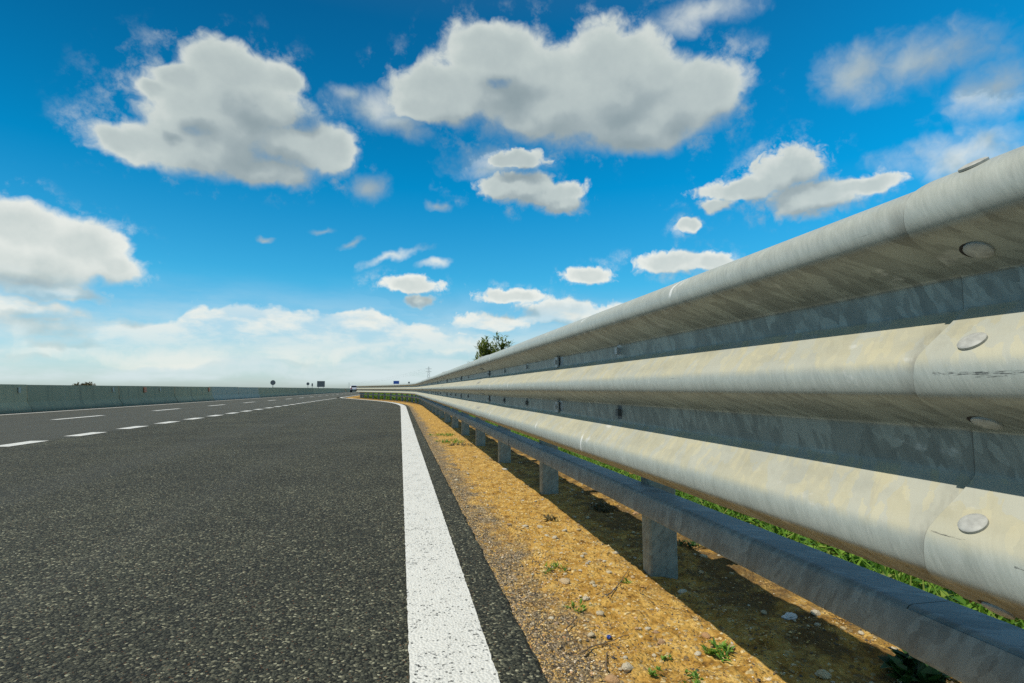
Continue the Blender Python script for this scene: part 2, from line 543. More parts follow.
# solid edge line of the hard shoulder
v, f = [], []
ys = rows((-8, .8, .4), (.8, 7, .025), (7, 60, .25), (60, 1500, 20))
for i, Y in enumerate(ys):
    j = (lambda s: (mn.noise((Y * 26, s, 0)) * .0050 + mn.noise((Y * 80, s, 0)) * .0035) if Y < 30 else 0)
    for o in (-.113 + j(1), .113 + j(9)):
        x, yy = off(x_line, Y, o)
        v.append((x, yy, .004))
    if i: f.append((2 * i - 2, 2 * i - 1, 2 * i + 1, 2 * i))
tag(mesh('edge_marking', v, f, M['paint']), kind='structure')


def dashes(name, x, start, length, period, wd, end):
    v, f = [], []
    y = start
    while y < end:
        n = len(v)
        v += [(x - wd / 2, y, .004), (x + wd / 2, y, .004), (x + wd / 2, y + length, .004), (x - wd / 2, y + length, .004)]
        f.append((n, n + 1, n + 2, n + 3))
        y += period
    tag(mesh(name, v, f, M['paint']), kind='structure')


dashes('lane_marking', -5.1, 10.18 - 1.66 * 8, .86, 1.66, .24, 47.5)
dashes('lane_marking', -8.28, 15.7 - 5.68 * 4, 2.3, 5.68, .18, 600)
tag(mesh('edge_marking', [(-11.35, -60, .004), (-11.2, -60, .004), (-11.2, 1500, .004), (-11.35, 1500, .004)], [(0, 1, 2, 3)], M['paint']), kind='structure')


# dirt verge: a real uneven surface from the asphalt edge to behind the rail
def verge_z(x, Y, u):
    h = -.030 - .02 * min(1, u) + .018 * mn.noise((x * 2.2, Y * 2.2, 0)) + .014 * mn.noise((x * 8, Y * 8, 1)) + .008 * mn.noise((x * 19, Y * 19, 2)) + .008 * mn.noise((x * 42, Y * 42, 3)) + .004 * mn.noise((x * 95, Y * 95, 5))
    if u < .12: h = h * (u / .12) + (-.022) * (1 - u / .12) + .006 * mn.noise((x * 40, Y * 40, 4))
    return h


us = [0, .015, .03] + [.03 + .0125 * i for i in range(1, 103)] + [1.36, 1.5, 1.7, 2.0, 2.6, 3.4]
ys = rows((-6, .8, .2), (.8, 5.0, .0135), (5.0, 12, .05), (12, 70, .3), (70, 200, 4), (200, 1200, 100))
v, f, uv = [], [], []
nu = len(us)
for i, Y in enumerate(ys):
    for u in us:
        x, yy = x_edge(Y) - .03 + u, Y
        v.append((x, yy, verge_z(x, yy, u) - (.03 * (u - 1.4) if u > 1.4 else 0)))
        uv.append((u, Y))
    if i:
        for k in range(nu - 1):
            a = (i - 1) * nu + k
            f.append((a, a + 1, a + nu + 1, a + nu))
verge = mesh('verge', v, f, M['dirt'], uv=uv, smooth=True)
tag(verge, kind='structure')


def ground_z(x, Y):
    u = x - x_edge(Y) + .03
    return verge_z(x, Y, u) - (.03 * (u - 1.4) if u > 1.4 else 0)


# ------------------------------------------------------------------ guardrail
guard = empty('guardrail', (x_rail(2.3) + .37, 2.3, -.05))
tag(guard, 'long galvanised steel three-wave guardrail curving along the dirt verge beside the asphalt', 'guardrail')
GO = guard.location


def chaikin(p, n=1):
    for _ in range(n):
        q = [p[0]]
        for a, b in zip(p[:-1], p[1:]):
            q.append((a[0] * .75 + b[0] * .25, a[1] * .75 + b[1] * .25))
            q.append((a[0] * .25 + b[0] * .75, a[1] * .25 + b[1] * .75))
        q.append(p[-1])
        p = q
    return p


PROF = [(.088, 1.0725), (.062, 1.066), (.030, 1.050), (.009, 1.034), (0, 1.010), (.003, .986), (.016, .973), (.050, .953), (.092, .928), (.099, .922), (.100, .914), (.100, .878), (.099, .868), (.092, .861),
        (.056, .832), (.022, .806), (.005, .790), (0, .768), (.003, .744), (.016, .733), (.050, .716), (.092, .696), (.099, .691), (.100, .683), (.100, .633), (.099, .622), (.092, .614),
        (.056, .585), (.022, .560), (.005, .544), (0, .520), (.003, .494), (.016, .483), (.062, .455)]
PROF = chaikin(PROF, 2)
FL1, FL2 = (.900, .022), (.660, .026)          # flats between the waves: centre height and half height of the slots
prof = []
for a, b in zip(PROF[:-1], PROF[1:]):
    prof.append(a)
    for c, h in (FL2, FL1):
        for z in (c + h, c - h):
            if b[1] < z < a[1]:
                k = (a[1] - z) / (a[1] - b[1])
                prof.append((a[0] + (b[0] - a[0]) * k, z))
prof.append(PROF[-1])
prof.sort(key=lambda q: -q[1])
arc = [0]
for a, b in zip(prof[:-1], prof[1:]): arc.append(arc[-1] + math.hypot(a[0] - b[0], a[1] - b[1]))
NP = len(prof)
pn = []
for i in range(NP):
    a, b = prof[max(0, i - 1)], prof[min(NP - 1, i + 1)]
    dx, dz = b[0] - a[0], b[1] - a[1]
    l = math.hypot(dx, dz)
    pn.append((dz / l, -dx / l))                 # outward (towards the road), dz<0 going down
A2 = arc[min(range(NP), key=lambda q: abs(prof[q][1] - .772))]      # nose of the middle wave on the unrolled sheet
A3 = arc[min(range(NP), key=lambda q: abs(prof[q][1] - .532))]      # nose of the lowest wave
M['beam'] = mat('galvanised_beam', galv(True, (.245, .26, .225), (A2, A3)))
DUST = [max(0, min(1, (nz - .12) / .45)) if z < 1.0 else max(0, min(1, (nz - .12) / .45)) * .12 for (nx, nz), (x, z) in zip(pn, prof)]
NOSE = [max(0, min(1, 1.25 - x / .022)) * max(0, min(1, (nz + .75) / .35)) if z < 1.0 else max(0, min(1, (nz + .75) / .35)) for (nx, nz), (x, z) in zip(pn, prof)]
PLEN, S0, OVER = 4.92, .69, .32
TH = .0035


def panel(k):
    y0, y1 = S0 + PLEN * (k - 1), S0 + PLEN * k
    slots = []
    if 0 < k <= 6:
        for i, q in enumerate((1.38, 2.20, 3.0, 3.82, 4.60)):
            big = i in (1, 4)
            slots.append((y0 + q - (.05 if big else .022), y0 + q + (.05 if big else .022), i))
    st = rows((y0 - OVER, y1, .12 if y1 < 30 else .4))
    st += [y1 - OVER - .05, y1 - OVER + .03, y0, y0 + .004, y0 + .01, y0 + .05]
    for s in slots: st += [s[0], s[1]]
    st = sorted(set(round(q, 4) for q in st))
    n = len(st)
    v, uv, dust, nose, along = [], [], [], [], []
    for side in (0, 1):
        for Y in st:
            nx, ny = normal_of(x_rail, Y)
            k2 = min(1, max(0, (Y - (y1 - OVER - .05)) / .08))
            lift = .0048 * k2 - side * TH
            wob = .002 * mn.noise((Y * .8, k, 2))
            for i, (px, pz) in enumerate(prof):
                o = px + pn[i][0] * lift + wob
                v.append((x_rail(Y) + nx * o - GO[0], Y + ny * o - GO[1], pz + pn[i][1] * lift + wob - GO[2]))
                uv.append((Y + k * 1.37, arc[i] + k * .9))
                dust.append(DUST[i]); nose.append(NOSE[i]); along.append(abs(Y - y0) if Y > y0 - .001 else 0)
    f = []
    half = n * NP
    hole = set()
    for s in slots:
        for j in range(n - 1):
            if st[j] >= s[0] - 1e-3 and st[j + 1] <= s[1] + 1e-3:
                for i in range(NP - 1):
                    zc = (prof[i][1] + prof[i + 1][1]) / 2
                    if abs(zc - FL1[0]) < FL1[1] or abs(zc - FL2[0]) < FL2[1]: hole.add((j, i))
    for j in range(n - 1):
        for i in range(NP - 1):
            a = j * NP + i
            q = (a, a + NP, a + NP + 1, a + 1)
            if (j, i) in hole:
                for dj, di, e in ((0, -1, (a, a + NP)), (0, 1, (a + NP + 1, a + 1)), (-1, 0, (a + 1, a)), (1, 0, (a + NP, a + NP + 1))):
                    if (j + dj, i + di) not in hole:
                        f.append((e[0], e[1], e[1] + half, e[0] + half))
                continue
            f.append(q[::-1])
            f.append(tuple(x + half for x in q))
    for j in range(n - 1):
        for i in (0, NP - 1):
            a = j * NP + i
            f.append((a, a + NP, a + NP + half, a + half) if i == 0 else (a + NP, a, a + half, a + NP + half))
    for i in range(NP - 1):
        for j in (0, n - 1):
            a = j * NP + i
            f.append((a + 1, a, a + half, a + 1 + half) if j else (a, a + 1, a + 1 + half, a + half))
    o = mesh('beam_panel', v, f, M['beam'], guard, uv=uv)
    me = o.data
    for nm, dat in (('dust', dust), ('nose', nose), ('along', along)):
        at = me.attributes.new(nm, 'FLOAT', 'POINT')
        at.data.foreach_set('value', dat)
    sm = [True] * len(me.polygons)
    me.polygons.foreach_set('use_smooth', sm)
    md = o.modifiers.new('edges', 'EDGE_SPLIT')
    md.split_angle = math.radians(50)
    return o, slots, y1


def at_prof(zq, lift=.0048):
    i = min(range(NP), key=lambda q: abs(prof[q][1] - zq))
    return prof[i][0] + pn[i][0] * lift, prof[i][1] + pn[i][1] * lift, pn[i]


bolt_z = (1.057, .951, .811, .706, .566, .462)
bolt_dy = (.018, .006, .012, -.008, -.004, 0)
for k in range(0, 26):
    o, slots, y1 = panel(k)
    if k <= 5:
        for yo in (.055, .145):
            for i, bz in enumerate(bolt_z):
                px, pz, nn = at_prof(bz)
                Y = y1 - yo - bolt_dy[i]
                x, yy = off(x_rail, Y, px)
                b = MB()
                nx, ny = normal_of(x_rail, Y)
                b.disc((0, 0, 0), (nn[0] * nx, nn[0] * ny, nn[1]), .0178, .0042, 26, .0018)
                e = b.build('bolt', M['bolt'], o, loc=(x - GO[0], yy - GO[1], pz - GO[2]), smooth=True)
                e.modifiers.new('edges', 'EDGE_SPLIT').split_angle = math.radians(35)
                if nn[1] > 0: continue
                b = MB()       # the oval slot round the bolt shank, a dark gap at its edge
                b.disc((0, 0, 0), (nn[0] * nx, nn[0] * ny, nn[1]), .0183, .0008, 26)
                e = b.build('bolt_slot', M['gap'], o, loc=(x - GO[0], yy - GO[1] + .004, pz - GO[2]))
                e.scale = (1, 1.12, 1)
    for s0, s1, i in slots:
        for c, h in (FL1, FL2):
            Y = (s0 + s1) / 2
            nx, ny = normal_of(x_rail, Y)
            big = i in (1, 4)
            b = MB()
            if big:      # clamp tab and bolt of the spacer showing in the slot
                b.box(.088, .097, .018, .066, -.034, .022)
                b.box(.078, .088, .030, .052, -.016, .006)
                b.box(.104, .112, -.02, .09, -.045, .045)
            else:
                b.box(.101, .108, -.05, .05, -.036, .036)
                b.box(.087, .101, -.012, .012, -.014, .012)
            ang = math.atan2(ny, nx)
            e = b.build('clamp', M['steel'] if (c > .8 or big) else M['darksteel'], o, loc=(x_rail(Y) - GO[0], Y - GO[1], c - GO[2]))
            e.rotation_euler = (0, 0, ang)

# lower C-shaped rail
CP = [(.318, .262), (.318, .247), (.226, .247), (.219, .249), (.2155, .256), (.2155, .322), (.218, .331), (.224, .337), (.232, .339), (.318, .339), (.318, .324)]
cn = []
for i in range(len(CP)):
    a, b = CP[max(0, i - 1)], CP[min(len(CP) - 1, i + 1)]
    dx, dz = b[0] - a[0], b[1] - a[1]
    l = math.hypot(dx, dz)
    cn.append((-dz / l, dx / l))
carc = [0]
for a, b in zip(CP[:-1], CP[1:]): carc.append(carc[-1] + math.hypot(a[0] - b[0], a[1] - b[1]))


def sweep(name, pts, norms, arcs, y0, y1, m, th, step=.3, base=x_rail, lift=0.0, ends=True):
    st = rows((y0, y1, step))
    n, q = len(st), len(pts)
    v, uv, f = [], [], []
    for side in (0, 1):
        for Y in st:
            nx, ny = normal_of(base, Y)
            for i, (px, pz) in enumerate(pts):
                o = px + norms[i][0] * (lift - side * th)
                v.append((base(Y) + nx * o - GO[0], Y + ny * o - GO[1], pz + norms[i][1] * (lift - side * th) - GO[2]))
                uv.append((Y, arcs[i]))
    H2 = n * q
    for j in range(n - 1):
        for i in range(q - 1):
            a = j * q + i
            f.append((a, a + q, a + q + 1, a + 1))
            f.append((a + H2, a + 1 + H2, a + q + 1 + H2, a + q + H2))
        for i in (0, q - 1):
            a = j * q + i
            f.append((a, a + H2, a + q + H2, a + q) if i == 0 else (a, a + q, a + q + H2, a + H2))
    for i in range(q - 1):
        for j in (0, n - 1):
            a = j * q + i
            f.append((a, a + 1, a + 1 + H2, a + H2) if j == 0 else (a + 1, a, a + H2, a + 1 + H2))
    o = mesh(name, v, f, m, guard, uv=uv)
    o.data.polygons.foreach_set('use_smooth', [True] * len(f))
    md = o.modifiers.new('edges', 'EDGE_SPLIT')
    md.split_angle = math.radians(40)
    return o


for k in range(0, 26):
    y0, y1 = .94 + PLEN * (k - 1), .94 + PLEN * k
    lr = sweep('lower_rail', CP, cn, carc, y0 + .003, y1, M['rail'], .004, .3 if y1 < 60 else .8)
    if k < 6:
        sp = sweep('splice_plate', CP[2:7], cn[2:7], carc[2:7], y1 - .9, y1 + .001, M['rail'], .003, .3, lift=.0035)
        sp.parent = lr

# posts: channel section, web facing along the road
def channel():
    w, d, t = .065, .075, .005
    outer = [(w - .012, d), (w, d), (w, .010), (w - .003, .003), (w - .010, 0), (-w + .010, 0), (-w + .003, .003), (-w, .010), (-w, d), (-w + .012, d)]
    inner = [(w - .012, d - t), (w - t, d - t), (w - t, .011), (w - t - .002, .007), (w - .011, t), (-w + .011, t), (-w + t + .002, .007), (-w + t, .011), (-w + t, d - t), (-w + .012, d - t)]
    return outer, inner


outer, inner = channel()
zs = [-.25, .0, .25, .5, .75, 1.03]
v, f, uv = [], [], []
n = len(outer)
for z in zs:
    for ring in (outer, inner):
        l = 0
        for i, (x, y) in enumerate(ring):
            if i: l += math.hypot(x - ring[i - 1][0], y - ring[i - 1][1])
            v.append((x, y, z)); uv.append((z * .8 + .3, l * 1.3))
for j in range(len(zs) - 1):
    a = j * 2 * n
    b = a + 2 * n
    for i in range(n - 1):
        f.append((a + i + 1, a + i, b + i, b + i + 1))
        f.append((a + n + i, a + n + i + 1, b + n + i + 1, b + n + i))
    f.append((a, a + n, b + n, b)); f.append((a + n - 1, b + n - 1, b + 2 * n - 1, a + 2 * n - 1))
t0 = (len(zs) - 1) * 2 * n
for i in range(n - 1): f.append((t0 + i, t0 + i + 1, t0 + n + i + 1, t0 + n + i))
post0 = mesh('post', v, f, M['post'], guard, uv=uv)
b = MB()
b.box(-.262, -.066, .012, .070, .60, .93)
sp0 = b.build('spacer_bracket', M['darksteel'], post0)
for k in range(-1, 66):
    Y = 2.295 + 1.862 * k
    x, yy = off(x_rail, Y, .384)
    p = post0 if k == -1 else post0.copy()
    if k != -1:
        COL.objects.link(p)
        p.parent = guard
        s = sp0.copy()
        COL.objects.link(s)
        s.parent = p
    nx, ny = normal_of(x_rail, Y)
    p.location = (x - GO[0], yy - GO[1], .05)
    p.rotation_euler = (random.uniform(-.012, .012), random.uniform(-.012, .012), math.atan2(ny, nx))

# ------------------------------------------------------------------ concrete median barrier
bar = empty('concrete_barrier', (-12.2, 30, 0))
tag(bar, 'low weathered grey concrete median barrier running along the far side of the road', 'barrier')
BP = [(-.30, 0), (-.30, .08), (-.14, .33), (-.085, .90), (.085, .90), (.14, .33), (.30, .08), (.30, 0)]
SEG = 6.2
n = len(BP)
v = [(x, 0, z) for x, z in BP] + [(x, SEG - .045, z) for x, z in BP]
f = [(i, i + 1, n + i + 1, n + i) for i in range(n - 1)] + [tuple(range(n - 1, -1, -1)), tuple(range(n, 2 * n))]
seg0 = mesh('barrier_segment', v, f, M['concrete'], bar)
seg0.location = (0, -52, 0)
for k in range(1, 60):
    s = seg0.copy()
    COL.objects.link(s)
    s.parent = bar
    s.location = (random.uniform(-.012, .012), -52 + k * SEG, random.uniform(-.012, .006))
v2 = [(x * 1, 0, z) for x, z in BP] + [(x, 1500, z) for x, z in BP]
s = mesh('barrier_segment', v2, f, M['concrete'], bar)
s.location = (0, -52 + 60 * SEG, 0)
for px, m in ((145, 'orange'), (160, 'white'), (209, 'orange'), (113, 'white'), (19, 'white')):
    Y = at_z(px, 400, .45)[1]
    d = ray(px, 391)
    Y = d[1] / d[0] * -12.07
    b = MB()
    b.box(-.012, .02, -.13, .13, -.13, .11) if m == 'orange' else b.box(-.012, .02, -.04, .04, -.09, .09)
    r = b.build('reflector', M[m], bar)
    r.location = (.135, Y - 30, .72)
    r.rotation_euler = (0, math.radians(-5), 0)
    r['label'] = 'small orange marker on the barrier face' if m == 'orange' else 'small pale marker on the barrier face'

# ------------------------------------------------------------------ signs far off
def sign(name, label, X, Y, kind, w, h, zc, group=None):
    e = empty(name, (X, Y, -.1))
    b = MB()
    if kind == 'disc':
        b.tube([(0, 0, 0), (0, 0, zc + h / 2)], .05, 8)
        b.box(-.25, .25, -.25, .25, 0, .45)
        b.build('pole', M['signback'], e)
        b = MB()
        b.disc((0, -.06, zc + .1), (0, -1, 0), w / 2, .03, 28)
        b.build('sign_plate', M['signback'], e)
    else:
        xs = (-w * .3, w * .3) if w > 1 else (0,)
        for x in xs:
            b = MB()
            b.tube([(x, 0, 0), (x, 0, zc + h / 2)], .05, 8)
            b.build('pole', M['signback'], e)
        b = MB()
        b.box(-w / 2, w / 2, -.11, -.06, zc - h / 2 + .1, zc + h / 2 + .1)
        b.build('sign_plate', M['signblue'] if kind == 'blue' else M['signback'], e)
        b = MB()
        for q in (-.3, .3): b.box(-w / 2 * .96, w / 2 * .96, -.058, -.052, zc + .1 + q * h - .03, zc + .1 + q * h + .03)
        b.build('stiffener', M['steel'], e)
    return tag(e, label, 'sign', group)


for px, py, Y, nm, lb, kind, w, h in (
        (273, 382.6, 112, 'road_sign', 'dark round road sign seen from behind, largest of the round ones beyond the barrier', 'disc', .92, .9),
        (308, 383.8, 150, 'road_sign', 'smaller dark round road sign seen from behind, nearest the big square panel', 'disc', .75, .75),
        (321, 384.0, 175, 'direction_sign', 'big dark rectangular sign panel seen from behind above the median barrier', 'panel', 2.2, 1.75),
        (312.3, 384.8, 160, 'marker_sign', 'narrow dark marker plate between round sign and big rectangular panel', 'panel', .36, .8),
        (396.3, 382.4, 205, 'direction_sign', 'small blue rectangular road sign standing beyond the bend of the guardrail', 'blue', 2.0, 1.1),
        (409, 382.6, 150, 'marker_sign', 'tiny grey marker plate on a post just right of the blue sign', 'panel', .45, .45)):
    x, z = at_y(px, py, Y)
    sign(nm, lb, x, Y, kind, w, h, z)

# ------------------------------------------------------------------ lattice pylons and wires
def pylon(X, Y, h, label):
    e = empty('power_pylon', (X, Y, -.1))
    b = MB()
    q = lambda z: 2.1 * (1 - z / h) + .35
    lv = [0, .16, .31, .45, .58, .70, .81, .91, 1.0]
    for sx in (-1, 1):
        for sy in (-1, 1):
            b.tube([(sx * q(t * h), sy * q(t * h), t * h) for t in lv], .09, 4)
    for a, c in zip(lv[:-1], lv[1:]):
        for sy in (-1, 1):
            b.tube([(-q(a * h), sy * q(a * h), a * h), (q(c * h), sy * q(c * h), c * h)], .06, 3)
            b.tube([(q(a * h), sy * q(a * h), a * h), (-q(c * h), sy * q(c * h), c * h)], .06, 3)
        for sx in (-1, 1):
            b.tube([(sx * q(a * h), -q(a * h), a * h), (sx * q(c * h), q(c * h), c * h)], .06, 3)
    b.build('tower', M['steel'], e)
    for t in (.78, .90):
        b = MB()
        for sy in (-.4, .4):
            b.tube([(-3.4, 0, t * h), (0, sy, t * h + .7), (3.4, 0, t * h)], .08, 4)
            b.tube([(-3.4, 0, t * h), (0, sy, t * h - .1), (3.4, 0, t * h)], .06, 4)
        b.build('crossarm', M['steel'], e)
    return tag(e, label, 'pylon')


x1, z1 = at_y(428.7, 366.5, 620)
pylon(x1, 620, z1, 'tall faint lattice power pylon far off above the guardrail')
x2, z2 = at_y(349, 383.0, 2300)
pylon(x2, 2300, z2 + 3, 'distant tiny lattice power pylon low on the horizon')
for sx in (-1, 1):
    for t in (.78, .90):
        b = MB()
        A = Vector((x1 + sx * 3.4, 620, z1 * t)); B = Vector((x2 + sx * 3.4, 2300, (z2 + 3) * t))
        b.tube([A.lerp(B, i / 24) - Vector((0, 0, 5 * 4 * (i / 24) * (1 - i / 24))) for i in range(25)], .035, 3)
        w = b.build('power_line', M['darksteel'])
        tag(w, 'thin overhead power cable strung between the two distant pylons', 'cable', 'cables between the pylons')

# ------------------------------------------------------------------ car far up the road
cx, cy = at_z(354.6, 392.3)
car = empty('car', (cx, cy, 0))
tag(car, 'pale silver car far up the left lane, seen from behind', 'car')
side = [(-2.0, .35), (-2.02, .75), (-1.95, 1.0), (-1.78, 1.08), (-1.45, 1.52), (-.9, 1.58), (.2, 1.55), (.9, 1.08), (1.9, .88), (2.05, .6), (2.0, .35), (1.5, .28), (-1.5, .28)]
def hw(z): return .86 if z < 1.0 else .86 - (z - 1.0) * .34
n = len(side)
v = [(-hw(z), y, z) for y, z in side] + [(hw(z), y, z) for y, z in side]
f = [tuple(range(n)), tuple(range(2 * n - 1, n - 1, -1))] + [(i, i + n, (i + 1) % n + n, (i + 1) % n) for i in range(n)]
bd = mesh('body', v, f, M['carpaint'], car)
md = bd.modifiers.new('round', 'BEVEL'); md.width = .06; md.segments = 2
b = MB(); b.add([(-.72, -1.815, 1.11), (.72, -1.815, 1.11), (.64, -1.49, 1.50), (-.64, -1.49, 1.50)], [(0, 1, 2, 3)])
b.add([(-.72, -1.78, 1.08), (.72, -1.78, 1.08), (.64, -1.43, 1.50), (-.64, -1.43, 1.50)], [(3, 2, 1, 0)])
b.build('rear_window', M['glass'], car)
for sx in (-1, 1):
    b = MB(); b.add([(sx * .855, -1.5, 1.05), (sx * .855, .75, 1.05), (sx * .70, .2, 1.48), (sx * .70, -1.3, 1.48)], [(0, 1, 2, 3)])
    w = b.build('side_window', M['glass'], car); w.location = (sx * .01, 0, 0)
    b = MB(); b.box(sx * .62 - .17, sx * .62 + .17, -2.05, -1.94, .74, .98); b.build('tail_light', M['tail'], car)
    for wy in (-1.25, 1.3):
        b = MB(); b.disc((sx * .66, wy, .32), (sx, 0, 0), .32, .20, 24); b.build('wheel', M['rubber'], car)
b = MB(); b.box(-.85, .85, -2.10, -1.98, .28, .62); b.build('bumper', M['trim'], car)
b = MB(); b.box(-.26, .26, -2.125, -2.102, .46, .57); b.build('number_plate', M['white'], car)

# ------------------------------------------------------------------ plants
def leaf(b, base, d, up, L, wd, bendd=.25):
    """one folded leaf of four triangles-ish faces"""
    d, up = Vector(d).normalized(), Vector(up)
    s = d.cross(up)
    if s.length < 1e-4: s = d.cross(Vector((1, .2, 0)))
    s.normalize()
    nn = s.cross(d)
    base = Vector(base)
    m = base + d * L * .5
    t = base + d * L - nn * L * bendd
    b.add([base, m + s * wd * .5 + nn * wd * .15, t, m - s * wd * .5 + nn * wd * .15, m - nn * wd * .05], [(0, 1, 4), (1, 2, 4), (2, 3, 4), (3, 0, 4)])


def rosette(b, c, n, L, wd, tilt=(.15, .9)):
    for _ in range(n):
        a = random.uniform(0, 2 * PI)
        el = random.uniform(*tilt)
        d = (math.cos(a) * math.cos(el), math.sin(a) * math.cos(el), math.sin(el))
        l = L * random.uniform(.6, 1.2)
        leaf(b, c, d, (0, 0, 1), l, wd * random.uniform(.7, 1.2), random.uniform(.05, .4))


def tuft(name, label, x, Y, n, L, wd, m, spread=.03, tilt=(.2, 1.2)):
    z = ground_z(x, Y)
    b = MB()
    for i in range(n):
        a, r = random.uniform(0, 2 * PI), spread * math.sqrt(random.random())
        rosette(b, (r * math.cos(a), r * math.sin(a), random.uniform(0, .004)), random.randint(4, 7), L, wd, tilt)
    o = b.build(name, M[m], loc=(x, Y, z - .002))
    return tag(o, label, 'weed')


for px, py, n, L, wd, m, sp, lb in (
        (720, 652, 14, .030, .010, 'leaf', .040, 'green weed sprig at the bottom edge of the sunlit dirt near the shade'),
        (577, 608, 10, .028, .006, 'leaf', .035, 'small bright grassy weed in the middle of the sunlit dirt'),
        (553, 571, 12, .035, .006, 'leaf', .05, 'grassy weed among the grey grit, level with the first post'),
        (690, 677, 8, .024, .008, 'leaf', .035, 'little green weed at the very bottom of the dirt strip'),
        (655, 676, 6, .016, .008, 'leaf', .02, 'tiny green sprout beside the pale stones at the bottom of the dirt'),
        (665, 657, 4, .014, .007, 'leaf', .015, 'tiny single green seedling right of the blue scrap'),
        (624, 582, 5, .020, .007, 'leaf', .03, 'small green seedling just left of the nearest post foot'),
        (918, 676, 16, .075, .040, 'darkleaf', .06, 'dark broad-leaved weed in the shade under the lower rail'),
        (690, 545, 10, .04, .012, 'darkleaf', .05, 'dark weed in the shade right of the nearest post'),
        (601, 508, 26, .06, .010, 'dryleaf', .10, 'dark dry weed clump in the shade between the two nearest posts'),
        (450, 442, 30, .07, .012, 'leaf', .22, 'wide green weed patch on the dirt, nearest the edge of the asphalt'),
        (442, 436, 24, .07, .012, 'leaf', .22, 'far green weed patch on the dirt beside the asphalt edge'),
        (462, 446, 16, .06, .012, 'dryleaf', .16, 'brownish weed patch behind the wide green one'),
        (550, 520, 10, .04, .008, 'dryleaf', .05, 'small brown weed on the dirt left of the second post'),
        (505, 437, 14, .10, .04, 'leaf', .12, 'leafy weed in the shade beside a distant post')):
    x, Y = at_z(px, py, -.04)
    tuft('weed', lb, x, Y, n, L, wd, m, sp)

# ground cover behind the rail
b = MB()
for i in range(9000):
    Y = .2 + 34 * random.random() ** 1.8
    x, yy = off(x_rail, Y, .90 + 1.5 * random.random() ** 1.4)
    dens = mn.noise((x * 1.6, yy * 1.6, 7)) + .55
    if random.random() > dens * 1.8 + .25: continue
    z = -.06 - .02 * max(0, x - x_rail(Y) - 1.0)
    if random.random() < .62:
        hgt = random.uniform(.05, .26)
        for q in range(random.randint(3, 6)):
            a = random.uniform(0, 2 * PI)
            c = (x + random.uniform(-.05, .05), yy + random.uniform(-.05, .05), z + hgt * random.uniform(.3, 1))
            d = (math.cos(a), math.sin(a), random.uniform(-.1, .6))
            leaf(b, c, d, (0, 0, 1), random.uniform(.03, .06), random.uniform(.025, .05), .2)
    else:
        for q in range(8):
            a = random.uniform(0, 2 * PI)
            d = (math.cos(a) * .4, math.sin(a) * .4, 1)
            leaf(b, (x + random.uniform(-.05, .05), yy + random.uniform(-.05, .05), z), d, (math.sin(a), math.cos(a), 0.1), random.uniform(.10, .30), .010, .35)
for i in range(1500):
    Y = random.uniform(26, 64)
    x, yy = off(x_rail, Y, random.uniform(.8, 2.4))
    for q in range(7):
        a = random.uniform(0, 2 * PI)
        d = (math.cos(a) * .4, math.sin(a) * .4, 1)
        leaf(b, (x + random.uniform(-.1, .1), yy + random.uniform(-.1, .1), -.1), d, (math.sin(a), math.cos(a), .1), random.uniform(.2, .65), .05, .35)
tag(b.build('ground_cover', M['leaf']), 'bright green leafy weeds and grass covering the ground behind the guardrail', 'weeds', kind='stuff')


def shrub(X, Y, zg, h, wd, nst, leafm, L, lw, label, dens=1.0):
    e = empty('shrub', (X, Y, zg))
    s, l = MB(), MB()
    for i in range(nst):
        a = random.uniform(0, 2 * PI)
        r = wd * math.sqrt(random.random())
        top = Vector((r * math.cos(a), r * math.sin(a), h * random.uniform(.68, 1.0) * (1 - .25 * (r / wd) ** 2)))
        mid = Vector((top.x * .45, top.y * .45, top.z * .55))
        pts = [Vector((top.x * .1, top.y * .1, 0)), mid, top]
        s.tube(pts, [.022, .014, .005], 5)
        for q in range(int(70 * dens)):
            t = random.uniform(.3, 1.03)
            c = pts[0].lerp(mid, t * 2) if t < .5 else mid.lerp(top, (t - .5) * 2)
            c = c + Vector((random.gauss(0, .05), random.gauss(0, .05), random.gauss(0, .04))) * (wd * 1.1)
            aa, el = random.uniform(0, 2 * PI), random.uniform(.1, 1.3)
            d = (math.cos(aa) * math.cos(el), math.sin(aa) * math.cos(el), math.sin(el))
            leaf(l, c, d, (0, 0, 1), L * random.uniform(.6, 1.2), lw, .15)
    s.build('stem', M['bark'], e)
    l.build('foliage', M[leafm], e)
    return tag(e, label, 'shrub')


x, z = at_y(495, 336.5, 22)
shrub(x, 22, -.15, z + .15, 1.0, 70, 'shrubleaf', .22, .06, 'green leafy shrub rising behind the guardrail where it curves away', 2.0)
x, z = at_y(86, 381.6, 33)
shrub(x, 33, -.12, z + .10, .66, 70, 'dryleaf', .16, .07, 'low brownish shrub peeping over the concrete median barrier')

# ------------------------------------------------------------------ stones
def stone_mesh(seed, sub=2):
    import bmesh
    bm = bmesh.new()
    bmesh.ops.create_icosphere(bm, subdivisions=sub, radius=1)
    rr = random.Random(seed)
    sx, sy, sz = rr.uniform(.8, 1.15), rr.uniform(.65, 1.0), rr.uniform(.4, .65)
    for q in bm.verts:
        k = 1 + .42 * mn.noise(q.co * 1.1 + Vector((seed * 3.1, 0, 0))) + .10 * mn.noise(q.co * 3 + Vector((0, seed, 0)))
        q.co = Vector((q.co.x * sx, q.co.y * sy, q.co.z * sz)) * k
    me = bpy.data.meshes.new('stone')
    bm.to_mesh(me); bm.free()
    me.polygons.foreach_set('use_smooth', [seed % 2 == 0] * len(me.polygons))
    me.materials.append(M['rock'])
    return me


SM = [stone_mesh(i) for i in range(12)]


